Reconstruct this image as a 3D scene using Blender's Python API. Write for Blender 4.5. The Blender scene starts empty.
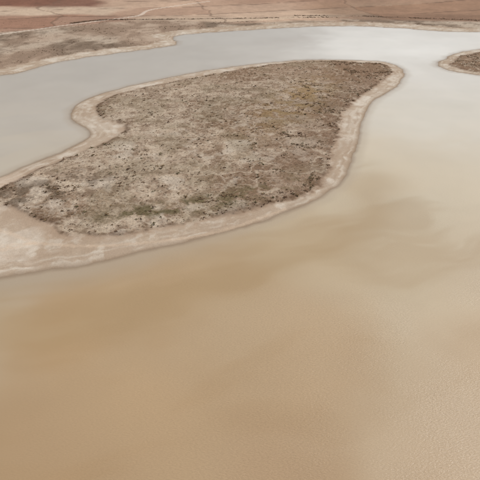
import bpy, math, numpy as np
from mathutils import Vector
rng=np.random.default_rng(7)
K=1.25   # display per unit albedo
# ---------------------------------------------------------------- outlines estimated in image pixels, projected onto the ground plane (metres)
isl=[(-300,150),(-260,200),(-200,200),(-149,178),(-136,190),(-121,211),(-110,230),(-99,247),(-93,262),(-92,274),(-100,287),(-110,298),(-117,318),(-118,336),(-111,357),(-90,386),(-57,419),(-9,454),(50,480),(100,484),(139,475),(149,450),(144,419),(127,383),(102,349),(85,313),(71,267),(60,230),(49,205),(36,189),(22,177),(4,166),(-16,155),(-35,147),(-52,139),(-69,134),(-85,130),(-108,126),(-150,122),(-220,120),(-280,126)]
veg=[(-260,170),(-200,186),(-140,184),(-132,185),(-115,199),(-101,226),(-82,254),(-73,276),(-74,291),(-87,298),(-99,315),(-103,335),(-98,353),(-75,381),(-36,412),(9,448),(58,474),(107,475),(137,463),(138,438),(125,407),(105,376),(82,338),(68,305),(58,264),(48,228),(38,203),(25,190),(5,178),(-16,170),(-37,161),(-52,157),(-68,158),(-81,166),(-95,176),(-107,181),(-127,171),(-170,158),(-230,152)]
isl2=[(188,456),(201,482),(229,515),(267,541),(334,565),(396,553),(418,510),(365,460),(291,421),(239,408),(213,423),(195,437)]
veg2=[(202,459),(216,486),(244,512),(283,532),(352,538),(389,513),(342,466),(275,436),(231,426),(210,436)]
shore=[(-9000,-300),(-1200,-100),(-600,120),(-385,221),(-349,291),(-268,368),(-231,405),(-213,423),(-200,430),(-187,462),(-166,489),(-137,513),(-99,540),(-72,569),(-83,608),(-64,637),(13,668),(83,694),(154,703),(218,685),(264,660),(313,652),(460,637),(754,563),(1600,400),(9000,0)]
vshore=[(-9000,-260),(-1220,-70),(-640,150),(-421,248),(-369,311),(-281,389),(-221,442),(-200,484),(-174,513),(-143,540),(-104,569),(-96,595),(-113,622),(-73,668),(14,703),(87,731),(161,740),(229,721),(276,694),(324,677),(480,668),(792,595),(1620,440),(9000,40)]
def smooth(P,closed=True,n=4):
    P=np.array(P,float);N=len(P);out=[]
    R=range(N) if closed else range(N-1)
    for i in R:
        if closed: a,b,c,d=P[i-1],P[i],P[(i+1)%N],P[(i+2)%N]
        else: a,b,c,d=P[max(i-1,0)],P[i],P[i+1],P[min(i+2,N-1)]
        for k in range(n):
            t=k/n
            out.append(.5*((2*b)+(-a+c)*t+(2*a-5*b+4*c-d)*t*t+(-a+3*b-3*c+d)*t**3))
    if not closed: out.append(P[-1])
    return np.array(out)
pI=smooth(isl);pV=smooth(veg);pI2=smooth(isl2);pV2=smooth(veg2)
far=np.array([(14000,15000),(-14000,15000)],float)
pS=np.vstack([smooth(shore,False),far]);pVS=np.vstack([smooth(vshore,False),far])

def seg_d(x,y,P,closed=True):
    d2=np.full(x.shape,1e12);N=len(P)
    for i in range(N if closed else N-1):
        a=P[i];b=P[(i+1)%N];e=b-a;L=e@e
        if L<1e-9: continue
        px=x-a[0];py=y-a[1]
        t=np.clip((px*e[0]+py*e[1])/L,0,1)
        d2=np.minimum(d2,(px-t*e[0])**2+(py-t*e[1])**2)
    return np.sqrt(d2)
def near_d(x,y,P,R):
    """distance to a polyline, only evaluated close to it"""
    P=np.array(P);m=(x>P[:,0].min()-R)&(x<P[:,0].max()+R)&(y>P[:,1].min()-R)&(y<P[:,1].max()+R)
    out=np.full(x.shape,1e4)
    if m.any(): out[m]=seg_d(x[m],y[m],P,False)
    return out
def sdf(x,y,P,clip=90):
    out=np.full(x.shape,-float(clip))
    mn=P.min(0)-clip;mx=P.max(0)+clip
    m=(x>mn[0])&(x<mx[0])&(y>mn[1])&(y<mx[1])
    if not m.any(): return out
    xs=x[m];ys=y[m];ins=np.zeros(xs.shape,bool);N=len(P)
    for i in range(N):
        a=P[i];b=P[(i+1)%N]
        if a[1]==b[1]: continue
        c=((a[1]>ys)!=(b[1]>ys))&(xs<(b[0]-a[0])*(ys-a[1])/(b[1]-a[1])+a[0])
        ins^=c
    d=seg_d(xs,ys,P)
    out[m]=np.clip(np.where(ins,d,-d),-clip,clip)
    return out
# ---------------------------------------------------------------- lattice noise
def h2(i,j,s):
    n=(i.astype(np.int64)*374761393+j.astype(np.int64)*668265263+s*974634777)&0x7fffffff
    n=((n^(n>>13))*1274126177)&0x7fffffff
    return ((n^(n>>16))&0xffff)/65535.0
def vn(x,y,s=0):
    i=np.floor(x);j=np.floor(y);u=x-i;v=y-j;u=u*u*u*(u*(u*6-15)+10);v=v*v*v*(v*(v*6-15)+10)
    return (h2(i,j,s)*(1-u)+h2(i+1,j,s)*u)*(1-v)+(h2(i,j+1,s)*(1-u)+h2(i+1,j+1,s)*u)*v
def fbm(x,y,sc,o=4,s=0,g=.5):
    r=0;a=1;t=0;c,sn=math.cos(.6),math.sin(.6);x=x/sc;y=y/sc
    for k in range(o):
        r=r+a*vn(x+17.3*k,y-9.1*k,s+k);t+=a;a*=g
        x,y=(x*c-y*sn)*2.03,(x*sn+y*c)*2.03
    return r/t
def ss(a,b,v):
    t=np.clip((v-a)/(b-a),0,1);return t*t*(3-2*t)
def lin(c):
    c=np.array(c,float)/255
    return np.where(c<.04045,c/12.92,((c+.055)/1.055)**2.4)
def A(c): return lin(c)/K
def mix(a,b,t): return a*(1-t[:,None])+b*t[:,None]

def fields(x,y):
    """distance to water edge and vegetation edge, natural irregularity added"""
    w=(fbm(x,y,14,3,11)-.5)*5+(fbm(x,y,3,2,12)-.5)*1.2
    wv=(fbm(x,y,10,3,21)-.5)*8+(fbm(x,y,2.5,2,22)-.5)*2.8
    m1=np.clip((y-350)/200,0,1)
    dI=sdf(x,y,pI);dI2=sdf(x,y,pI2);dS=sdf(x,y,pS)
    vI=sdf(x,y,pV);vI2=sdf(x,y,pV2);vS=sdf(x,y,pVS)
    dw=np.maximum(np.maximum(dI,dI2),dS)+w*(.6+.8*m1)
    dv=np.maximum(np.maximum(vI,vI2),vS)+wv*(.6+.7*m1)
    return dw,np.minimum(dv,dw-1.0),dS
def hill(x,y):
    h=22*np.exp(-(((x-520)/330)**2+((y-1150)/170)**2))
    h+=14*np.exp(-(((x+500)/380)**2+((y-1350)/200)**2))
    far=ss(1300,4500,y); h+=far*(fbm(x,y,1500,4,31)*160-25)
    return np.maximum(h,0)*ss(760,1000,y)
def height(x,y,dw,dv):
    z=np.where(dw<0,np.maximum(dw*.10,-3),0)
    land=np.maximum(dw,0)
    z=z+.45*(1-np.exp(-land/5))
    z=z+.35*ss(-1.5,1.5,dv)*(dw>0)
    z=z+ss(0,6,dw)*(fbm(x,y,5,3,41)-.5)*.28
    z=z+ss(0,8,dv)*((fbm(x,y,40,3,42)-.3)*.9+(fbm(x,y,1.6,2,43)-.5)*.3)
    return z+hill(x,y)
def T(*P): return smooth(P,False,5)
tracks=[(T((-170,150),(-128,146),(-100,148),(-81,151),(-60,149),(-30,153),(-5,162),(20,179)),.6),
        (T((-81,151),(-95,159),(-112,166),(-140,168)),.8),
        (T((-81,151),(-99,143),(-125,137),(-160,134)),.9),
        (T((-90,148),(-110,140),(-150,128)),.5)]
roads=[(T((-420,560),(-330,600),(-285,650),(-240,706),(-205,745),(-160,800),(-150,880),(-60,1000)),2.2)]
ditch=[T((-240,722),(-205,752),(-120,762),(-20,766),(75,778),(150,782)),T((85,800),(180,796),(260,776),(330,758),(460,735),(600,712))]
def landcolor(x,y,dw,dv,dS):
    n1=fbm(x,y,30,4,51);n2=fbm(x,y,6,4,52,.6);n3=fbm(x,y,1.5,3,53,.7);n5=fbm(x,y,12,3,55);n6=fbm(x,y,62,3,56)
    # --- beach ring: tan drying mud with blotchy salt crust
    r=np.clip(dw/np.maximum(dw-dv,1),0,1)
    c=np.tile(A((190,171,151)),(len(x),1))
    c=mix(c,A((214,202,187)),ss(.42,.64,n5)*.75)
    c=mix(c,A((174,152,130)),ss(.46,.64,n1)*.7)
    c=mix(c,A((178,158,138)),ss(.44,.62,n2)*.5)
    c=mix(c,A((220,210,196)),ss(.52,.68,1-n2)*.4)
    # old waterlines left as the lagoon dried
    e=dw+(n5-.5)*4.5+(n2-.5)*1.8
    for k,(d0,wd,cc,st) in enumerate([(2.6,.6,(218,207,192),.5),(4.4,.5,(160,138,116),.4),(6.2,.6,(218,207,192),.35),(8.3,.5,(164,142,120),.3),(10.3,.8,(216,205,190),.3),(13.2,.7,(166,145,123),.3),(16.2,1.0,(214,202,186),.3)]):
        br=ss(.36,.62,fbm(x,y,9,2,130+k))
        c=mix(c,A(cc),np.exp(-((e-d0)/wd)**2)*st*br)
    c=mix(c,A((164,143,121)),ss(3.4,.8,dw+(n2-.5)*2)*.65)
    c=mix(c,A((138,118,98)),ss(1.6,-.5,dw)*.75)     # wet edge
    c=mix(c,A((168,142,119)),ss(.65,1,r)*.5)
    left=ss(-70,-110,x)*ss(230,190,y)
    c=mix(c,A((198,168,143)),left*ss(.42,.6,n1)*.6)
    c=mix(c,A((220,206,190)),left*ss(.48,.6,n5)*.45)
    # --- vegetated interior
    v=np.tile(A((160,136,114)),(len(x),1))
    v=mix(v,A((186,165,143)),ss(.42,.60,n1)*.8)
    v=mix(v,A((132,108,88)),ss(.46,.62,n5)*.6)
    v=mix(v,A((134,109,87)),ss(.45,.56,n6)*.6)
    v=mix(v,A((192,173,152)),ss(.52,.62,1-n6)*.45)
    v=mix(v,A((122,98,78)),ss(.5,.64,n2)*.5)
    v=mix(v,A((200,183,163)),ss(.54,.70,1-n2)*.55)
    v=mix(v,A((108,86,68)),ss(.54,.72,n3)*.4)
    v=mix(v,A((202,186,166)),ss(.56,.72,1-n3)*.4)
    east=ss(-15,60,x+(y-250)*-.28)*(dS<-20)
    v=mix(v,A((126,98,77)),east*.6)
    north=ss(360,440,y)*(dS<-20)
    v=mix(v,A((144,116,92)),north*.5)
    salt=ss(.56,.70,fbm(x,y,17,4,61,.6))*(1-.7*east)*ss(330,260,y)
    v=mix(v,A((208,194,177)),salt*.6)
    crack=1-np.abs(fbm(x,y,16,4,60)-.5)*2
    v=mix(v,A((206,189,168)),ss(.93,.985,crack)*.5)
    crack2=1-np.abs(fbm(x,y,6,3,66)-.5)*2
    v=mix(v,A((198,180,158)),ss(.92,.99,crack2)*.4*(1-east*.5))
    g=np.exp(-(((x-42)*.8-(y-345)*.35)/16)**2-((y-345)/60)**2)
    v=mix(v,A((160,132,88)),np.clip(g*1.3,0,1)*ss(.38,.6,n2)*.6)
    gr=ss(.5,.66,fbm(x,y,20,3,58))
    v=mix(v,A((126,113,86)),gr*.28*(1-east*.6))
    ol=np.exp(-((x+33)/26)**2-((y-178-(x+33)*.28)/6)**2)
    v=mix(v,A((104,93,66)),np.clip(ol*1.6,0,1)*ss(.42,.6,n2)*.9)
    ol2=np.exp(-((x-8)/26)**2-((y-196-(x-8)*.5)/9)**2)
    v=mix(v,A((112,100,72)),np.clip(ol2*1.3,0,1)*ss(.46,.62,n2)*.6)
    lw=np.exp(-((x+98)/34)**2-((y-193-(x+98)*.45)/14)**2)
    v=mix(v,A((110,94,78)),np.clip(lw*1.3,0,1)*ss(.38,.6,n2)*.75)
    m=ss(-1.8,1.8,dv+(n3-.5)*4)
    c=mix(c,v,m)
    edge=np.exp(-((dv-1.0)/1.8)**2)
    c=mix(c,A((108,85,67)),edge*.6*ss(.4,.62,n2+.05))
    for P,wd in tracks:
        d=near_d(x,y,P,6)+(n3-.5)*1.6
        c=mix(c,A((214,190,166)),ss(wd+.9,wd*.3,d)*.4)
    # --- mainland
    M=dS>0
    xm=x[M];ym=y[M];dvm=dv[M]
    q1=fbm(xm,ym*.6,40,4,71,.6);q2=fbm(xm,ym,9,3,72,.6);q3=fbm(xm,ym*.5,120,3,73)
    s=np.tile(A((168,149,130)),(len(xm),1))
    s=mix(s,A((124,105,88)),ss(.46,.60,q1)*.8)
    s=mix(s,A((198,181,162)),ss(.5,.64,1-q1)*.75)
    s=mix(s,A((112,95,79)),ss(.5,.7,q2)*.5)
    s=mix(s,A((184,156,134)),ss(.48,.6,q3)*.4)
    s=mix(c[M],s,ss(-2,3,dvm))
    # cultivated land north of the scrub strip
    yb=722+ (xm+220)*.09 + (q3-.5)*60
    yb=np.where(xm<-200,722+(xm+200)*.75,yb)
    yb=np.where(xm>150,760-(xm-150)*.12,yb)
    F=ss(-14,14,ym-yb)
    wob=(fbm(xm,ym,90,3,77)-.5)*46
    u=(xm*.96+ym*.28)+wob;w=(ym*.96-xm*.28)+wob*.4
    uu=u+fbm(xm,ym,400,2,75)*120;ww=w+fbm(xm,ym,400,2,76)*60
    ci=np.floor(uu/260);cj=np.floor(ww/95)
    hh=h2(ci,cj,9)
    pal=[(194,165,142),(160,120,97),(202,178,155),(174,136,112),(144,104,84),(188,157,134)]  # soil tones paled, distance haze painted into the field colours
    f=np.zeros((len(xm),3))
    for k,p in enumerate(pal):
        f[(hh>=k/6)&(hh<=(k+1)/6)]=A(p)
    xw=xm+wob;yw=ym+wob*.8
    f=mix(f,A((126,87,71)),ss(-205,-250,xw+(yw-900)*.35)*ss(885,945,yw)*.9)
    f=mix(f,A((202,180,158)),ss(-170,-225,xw)*ss(780,815,yw)*ss(940,890,yw)*.85)
    f=mix(f,A((160,123,103)),ss(-140,-190,xw)*ss(815,780,yw)*.8)
    f=mix(f,A((190,162,140)),ss(-240,-200,xw+(yw-900)*.35)*ss(140,80,xw)*ss(760,800,yw)*.7)
    f=mix(f,A((152,121,98)),ss(80,160,xw-(yw-900)*.15)*ss(790,835,yw)*.8)
    f=mix(f,A((122,97,78)),ss(100,180,xw)*ss(840,806,yw)*.7)
    f=mix(f,A((166,132,110)),ss(-60,40,xw)*ss(930,1000,yw)*.6)
    f*= (1-.34*(q1-.5)-.3*(q2-.5)-.25*(q3-.5))[:,None]
    bw=ww%95
    bnd=np.minimum(bw,95-bw)
    f=mix(f,A((100,77,63)),ss(5,1.2,bnd)*.6*ss(.36,.5,q1))
    bu=uu%260
    f=mix(f,A((112,88,72)),ss(3,1,np.minimum(bu,260-bu))*.5)
    s=mix(s,f,F)
    for P,wd in roads:
        d=near_d(xm,ym,P,12)
        s=mix(s,A((222,206,190)),ss(wd+2,wd,d)*.7)
    for P in ditch:
        d=near_d(xm,ym,P,20)+(q2-.5)*6
        s=mix(s,A((90,73,60)),ss(6,1.5,d)*.65*ss(.34,.5,q1+.04))
    c[M]=s
    return np.clip(c,.005,.9),m

# ---------------------------------------------------------------- level-of-detail grid
def grid(nc,nr):
    py=np.linspace(500,-12,nr)
    dy=(240-py)/461;th=math.radians(33)
    yy=100*(math.cos(th)+dy*math.sin(th))/(math.sin(th)-dy*math.cos(th))
    ys=np.concatenate([np.linspace(-900,yy[0]-5,24),yy,yy[-1]*np.geomspace(1.01,9,60)])
    u=np.linspace(-1,1,nc);ex=np.geomspace(1.03,14,34)
    us=np.concatenate([-ex[::-1],u,ex])
    W=.56*np.maximum(ys,50)+36
    X=us[None,:]*W[:,None];Y=np.repeat(ys[:,None],len(us),1)
    return X.ravel(),Y.ravel(),len(us),len(ys)
def mesh_grid(name,X,Y,Z,C,R,drop=None):
    idx=np.arange(C*R).reshape(R,C)
    q=np.stack([idx[:-1,:-1],idx[:-1,1:],idx[1:,1:],idx[1:,:-1]],-1).reshape(-1,4)
    if drop is not None:
        q=q[~drop[q].all(1)]
    me=bpy.data.meshes.new(name)
    me.vertices.add(C*R);me.vertices.foreach_set('co',np.stack([X,Y,Z],-1).ravel().astype(np.float32))
    me.loops.add(q.size);me.loops.foreach_set('vertex_index',q.ravel().astype(np.int32))
    me.polygons.add(len(q));me.polygons.foreach_set('loop_start',(np.arange(len(q))*4).astype(np.int32))
    me.polygons.foreach_set('use_smooth',np.ones(len(q),bool))
    me.update(calc_edges=True)
    ob=bpy.data.objects.new(name,me);bpy.context.collection.objects.link(ob)
    return ob
def cattr(ob,name,c):
    a=ob.data.color_attributes.new(name,'FLOAT_COLOR','POINT')
    a.data.foreach_set('color',np.hstack([c,np.ones((len(c),1))]).ravel().astype(np.float32))
def fattr(ob,name,v):
    a=ob.data.attributes.new(name,'FLOAT','POINT');a.data.foreach_set('value',v.astype(np.float32))

X,Y,C,R=grid(860,860)
dw,dv,dS=fields(X,Y)
Z=height(X,Y,dw,dv)
col,vm=landcolor(X,Y,dw,dv,dS)
ground=mesh_grid('ground',X,Y,Z,C,R,drop=(dw<-12)&(Y>-500))
cattr(ground,'base',col);fattr(ground,'scrub',vm*ss(-2,2,dv)*(Y<800));
# ---------------------------------------------------------------- water
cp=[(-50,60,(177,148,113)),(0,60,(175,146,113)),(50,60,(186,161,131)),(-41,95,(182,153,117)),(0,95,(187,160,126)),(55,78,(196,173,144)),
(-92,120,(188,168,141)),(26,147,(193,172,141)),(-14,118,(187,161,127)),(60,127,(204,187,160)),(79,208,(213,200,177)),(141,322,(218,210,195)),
(60,188,(199,183,157)),(201,443,(222,216,206)),(202,551,(248,245,238)),(126,563,(246,242,234)),(49,563,(198,190,180)),(-42,507,(192,184,173)),  # near-white channel points: sun glare and sky sheen painted into the water colour
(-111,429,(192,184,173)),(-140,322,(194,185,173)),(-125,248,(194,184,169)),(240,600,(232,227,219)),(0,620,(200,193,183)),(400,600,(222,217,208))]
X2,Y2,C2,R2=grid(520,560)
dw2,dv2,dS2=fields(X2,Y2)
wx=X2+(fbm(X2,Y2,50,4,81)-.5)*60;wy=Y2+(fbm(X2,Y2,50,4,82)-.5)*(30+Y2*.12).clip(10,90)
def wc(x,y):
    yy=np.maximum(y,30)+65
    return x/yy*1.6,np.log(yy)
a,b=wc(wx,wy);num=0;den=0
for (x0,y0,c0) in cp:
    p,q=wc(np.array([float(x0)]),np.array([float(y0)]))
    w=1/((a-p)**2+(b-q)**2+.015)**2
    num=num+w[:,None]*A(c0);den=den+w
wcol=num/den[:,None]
n=fbm(X2,Y2*1.0,26,4,85)
wcol*=(1+(n-.5)*.12)[:,None]
# drifting silt, stretched along the wind
k1=fbm(X2,Y2,26,2,86)*16;k2=fbm(X2,Y2,26,2,87)*16
st=fbm((X2*.9+Y2*.35+k1)*.45,(Y2-X2*.35+k2)*1.4,28,4,88,.5)
nearw=ss(70,130,Y2)
pl=ss(.46,.72,st)*ss(280,200,Y2)
wcol=mix(wcol,A((170,142,105)),pl*(.14+.2*nearw))
pl=ss(.46,.72,1-st)*ss(420,200,Y2)
wcol=mix(wcol,A((212,194,168)),pl*(.08+.12*nearw))
tong=T((66,205),(56,172),(38,152),(10,134),(-25,120),(-60,108),(-110,104))
dt=near_d(X2+k1-8,Y2+k2-8,tong,60)
wcol=mix(wcol,A((172,145,107)),np.exp(-(dt/12)**2)*.42)
off=-dw2
wcol=mix(wcol,A((178,164,146)),ss(20,4,off+(st-.5)*16)*ss(190,110,Y2)*.65)
wcol=mix(wcol,A((180,163,142)),ss(8,2,off)*.45)
wcol=mix(wcol,A((152,132,110)),ss(2.6,-.3,off)*.8)
dropw=(dw2>4)
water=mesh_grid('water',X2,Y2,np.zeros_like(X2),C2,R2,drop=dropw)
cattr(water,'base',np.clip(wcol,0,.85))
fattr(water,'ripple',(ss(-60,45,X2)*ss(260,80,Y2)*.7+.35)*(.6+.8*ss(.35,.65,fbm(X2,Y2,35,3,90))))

# ---------------------------------------------------------------- materials
def mat(name):
    m=bpy.data.materials.new(name);m.use_nodes=True;nt=m.node_tree
    return m,nt,nt.nodes['Principled BSDF']
def N(nt,t,**k):
    n=nt.nodes.new(t)
    for a,b in k.items(): setattr(n,a,b)
    return n
def noise(nt,vec,sc,det=4,ro=.6):
    n=N(nt,'ShaderNodeTexNoise');n.inputs['Scale'].default_value=sc;n.inputs['Detail'].default_value=det;n.inputs['Roughness'].default_value=ro
    nt.links.new(vec,n.inputs['Vector']);return n.outputs['Fac']
def rampf(nt,f,a,b,v0,v1):
    n=N(nt,'ShaderNodeMapRange');n.interpolation_type='SMOOTHSTEP'
    for k,v in zip(('From Min','From Max','To Min','To Max'),(a,b,v0,v1)): n.inputs[k].default_value=v
    nt.links.new(f,n.inputs['Value']);return n.outputs['Result']
def math_(nt,op,a,b,c=None):
    n=N(nt,'ShaderNodeMath',operation=op)
    for i,v in enumerate((a,b) if c is None else (a,b,c)):
        if isinstance(v,(int,float)): n.inputs[i].default_value=v
        else: nt.links.new(v,n.inputs[i])
    return n.outputs[0]
def scale(nt,col,f):
    n=N(nt,'ShaderNodeVectorMath',operation='SCALE');nt.links.new(col,n.inputs[0]);nt.links.new(f,n.inputs['Scale']);return n.outputs[0]
m,nt,bs=mat('soil_and_salt_crust')
tc=N(nt,'ShaderNodeTexCoord').outputs['Object'];at=N(nt,'ShaderNodeAttribute',attribute_name='base');sc=N(nt,'ShaderNodeAttribute',attribute_name='scrub').outputs['Fac']
g1=noise(nt,tc,1.7,4,.75)
amp=math_(nt,'MULTIPLY_ADD',sc,.55,.5)               # grain is stronger under the scrub than on the smooth crust
g1=math_(nt,'MULTIPLY_ADD',math_(nt,'SUBTRACT',g1,.5),amp,1.0)
sp=rampf(nt,noise(nt,tc,.9,5,.75),.53,.61,0,.4)
spm=math_(nt,'MULTIPLY',sp,sc);spm=math_(nt,'SUBTRACT',1.04,spm)
f=math_(nt,'MULTIPLY',g1,spm)
nt.links.new(scale(nt,at.outputs['Color'],f),bs.inputs['Base Color'])
bs.inputs['Roughness'].default_value=.95;bs.inputs['Specular IOR Level'].default_value=.15
bp=N(nt,'ShaderNodeBump');bp.inputs['Distance'].default_value=.4
nt.links.new(math_(nt,'MULTIPLY_ADD',sc,.45,.4),bp.inputs['Strength'])
nt.links.new(noise(nt,tc,.8,4,.7),bp.inputs['Height']);nt.links.new(bp.outputs[0],bs.inputs['Normal'])
ground.data.materials.append(m)

m,nt,bs=mat('silty_water')
tc=N(nt,'ShaderNodeTexCoord').outputs['Object'];at=N(nt,'ShaderNodeAttribute',attribute_name='base');rp=N(nt,'ShaderNodeAttribute',attribute_name='ripple').outputs['Fac']
mp=N(nt,'ShaderNodeMapping');mp.inputs['Rotation'].default_value=(0,0,.5);mp.inputs['Scale'].default_value=(1,2.2,1);nt.links.new(tc,mp.inputs[0])
nz=noise(nt,mp.outputs[0],1.5,3,.65)
f=math_(nt,'MULTIPLY',math_(nt,'SUBTRACT',nz,.5),rp);f=math_(nt,'MULTIPLY_ADD',f,.34,1.0)
nt.links.new(scale(nt,at.outputs['Color'],f),bs.inputs['Base Color'])
bs.inputs['Roughness'].default_value=.17;bs.inputs['IOR'].default_value=1.33
b1=N(nt,'ShaderNodeBump');b1.inputs['Distance'].default_value=.09
nt.links.new(nz,b1.inputs['Height']);nt.links.new(rp,b1.inputs['Strength'])
nt.links.new(b1.outputs[0],bs.inputs['Normal'])
water.data.materials.append(m)

# ---------------------------------------------------------------- scrub tufts
def tufts(name,px,py,pz,rad,hgt,cols,nb):
    n=len(px)
    ang=rng.uniform(0,6.283,(n,nb));ln=rad[:,None]*rng.uniform(.5,1.2,(n,nb));h=hgt[:,None]*rng.uniform(.3,1.15,(n,nb));wd=ln*rng.uniform(.35,.75,(n,nb))
    ox=px[:,None]+rng.normal(0,.25,(n,nb))*rad[:,None];oy=py[:,None]+rng.normal(0,.25,(n,nb))*rad[:,None]
    ca,sa=np.cos(ang),np.sin(ang)
    v0=np.stack([ox,oy,np.repeat(pz[:,None],nb,1)-.03],-1)
    mid=lambda s:np.stack([ox+ca*ln*.55-s*sa*wd*.5,oy+sa*ln*.55+s*ca*wd*.5,pz[:,None]+h],-1)
    v3=np.stack([ox+ca*ln,oy+sa*ln,pz[:,None]+h*.55],-1)
    V=np.stack([v0,mid(-1),v3,mid(1)],2).reshape(-1,3)
    q=np.arange(len(V)).reshape(-1,4)
    me=bpy.data.meshes.new(name)
    me.vertices.add(len(V));me.vertices.foreach_set('co',V.ravel().astype(np.float32))
    me.loops.add(q.size);me.loops.foreach_set('vertex_index',q.ravel().astype(np.int32))
    me.polygons.add(len(q));me.polygons.foreach_set('loop_start',(np.arange(len(q))*4).astype(np.int32))
    me.update(calc_edges=True)
    ob=bpy.data.objects.new(name,me);bpy.context.collection.objects.link(ob)
    cc=np.repeat(cols[:,None,:],nb,1)*rng.uniform(.7,1.3,(n,nb,1))
    cattr(ob,'base',np.repeat(cc.reshape(-1,3),4,0))
    return ob
m,nt,bs=mat('dry_scrub');at=N(nt,'ShaderNodeAttribute',attribute_name='base')
tc=N(nt,'ShaderNodeTexCoord').outputs['Object']
nt.links.new(scale(nt,at.outputs['Color'],rampf(nt,noise(nt,tc,3,2),.3,.7,.8,1.2)),bs.inputs['Base Color']);bs.inputs['Roughness'].default_value=.9;bs.inputs['Specular IOR Level'].default_value=.1
scrubmat=m
def scatter(n,x0,x1,y0,y1,dens):
    x=rng.uniform(x0,x1,n);y=rng.uniform(y0,y1,n)
    a,b,c=fields(x,y);p=dens(x,y,a,b,c)
    k=rng.uniform(0,1,n)<p
    x,y,a,b=x[k],y[k],a[k],b[k]
    return x,y,height(x,y,a,b)
def d1(x,y,a,b,c):
    cl=ss(.5,.68,fbm(x,y,9,3,91))*ss(.42,.6,fbm(x,y,2.6,2,92))
    east=ss(-15,60,x-(y-250)*.28)
    lw=np.exp(-((x+98)/34)**2-((y-193-(x+98)*.45)/14)**2)
    ol=np.exp(-((x+33)/26)**2-((y-178-(x+33)*.28)/6)**2)
    e=np.exp(-((b-1.5)/2)**2)
    return (b>0)*(c<0)*np.clip(cl*(.2+1.7*east+.8*lw+.8*ol)+.05+.3*e*ss(.5,.6,fbm(x,y,12,2,95)),0,1)
x,y,z=scatter(120000,-200,150,140,480,d1)
pal=np.array([A((114,89,69)),A((96,73,57)),A((134,111,83)),A((102,92,66)),A((144,119,95))])
sz=rng.lognormal(-.85,.45,len(x)).clip(.2,1.3)
o=tufts('saltmarsh_scrub',x,y,z,sz,sz*.5,pal[rng.integers(0,5,len(x))],7);o.data.materials.append(scrubmat)
ni=len(x)
x,y,z=scatter(26000,170,420,390,560,lambda x,y,a,b,c:(b>0)*(c<0)*ss(.45,.6,fbm(x,y,14,3,93))*.6)
sz=rng.uniform(.3,.9,len(x))
o=tufts('saltmarsh_scrub',x,y,z,sz,sz*.35,pal[rng.integers(0,5,len(x))],6);o.data.materials.append(scrubmat)
x,y,z=scatter(60000,-520,520,300,800,lambda x,y,a,b,c:(b>1)*(c>0)*(y<740)*(.03+.6*ss(.5,.64,fbm(x,y*.6,40,4,71,.6))*ss(.45,.6,fbm(x,y,15,2,94))))
sz=rng.uniform(.4,1.2,len(x))
o=tufts('shore_scrub',x,y,z,sz,sz*.35,pal[rng.integers(0,5,len(x))],6);o.data.materials.append(scrubmat)
# distant hedge line along the ditch
def row(P,n,spread,size):
    s=rng.uniform(0,len(P)-1.001,n);i=s.astype(int);f=(s-i)[:,None]
    q=P[i]*(1-f)+P[i+1]*f+rng.normal(0,spread,(n,2))
    keep=rng.uniform(0,1,n)<ss(.15,.6,fbm(q[:,0],q[:,1],25,2,97))
    q=q[keep];x,y=q[:,0],q[:,1];a,b,c=fields(x,y)
    return x,y,height(x,y,a,b),rng.uniform(.3,1,len(x))**1.5*size
parts=[row(ditch[0],900,2.0,1.3),row(ditch[1],900,2.5,1.3)]
x,y,z,sz=[np.concatenate(t) for t in zip(*parts)]
pt=np.array([A((118,98,80)),A((106,90,72)),A((128,106,86))])
o=tufts('distant_hedge',x,y,z,sz,sz*.6,pt[rng.integers(0,3,len(x))],12);o.data.materials.append(scrubmat)

# ---------------------------------------------------------------- light
EL,AZ=math.radians(52),math.radians(68)      # azimuth clockwise from +Y
w=bpy.data.worlds.new('World');bpy.context.scene.world=w;w.use_nodes=True;nt=w.node_tree
bg=nt.nodes['Background'];sky=nt.nodes.new('ShaderNodeTexSky');sky.sky_type='NISHITA';sky.sun_disc=False
sky.sun_elevation=EL;sky.sun_rotation=AZ;sky.dust_density=5;sky.air_density=1.0;sky.ozone_density=1
hs=nt.nodes.new('ShaderNodeHueSaturation');hs.inputs['Saturation'].default_value=.12
nt.links.new(sky.outputs[0],hs.inputs['Color']);nt.links.new(hs.outputs[0],bg.inputs['Color']);bg.inputs['Strength'].default_value=.125
L=bpy.data.lights.new('sun','SUN');L.energy=1.5;L.angle=math.radians(12);L.color=(1,.96,.9)
so=bpy.data.objects.new('sun',L);bpy.context.collection.objects.link(so)
d=Vector((math.sin(AZ)*math.cos(EL),math.cos(AZ)*math.cos(EL),math.sin(EL)))
so.rotation_euler=d.to_track_quat('Z','Y').to_euler()
# ---------------------------------------------------------------- camera
cam=bpy.data.cameras.new('camera');co=bpy.data.objects.new('camera',cam);bpy.context.collection.objects.link(co)
co.location=(0,0,100);co.rotation_euler=(math.radians(57),0,0)
cam.sensor_width=36;cam.lens=36*461/480;cam.clip_start=1;cam.clip_end=30000
bpy.context.scene.camera=co
s=bpy.context.scene;s.view_settings.view_transform='Standard';s.view_settings.look='None';s.view_settings.exposure=0
print('tufts',ni)
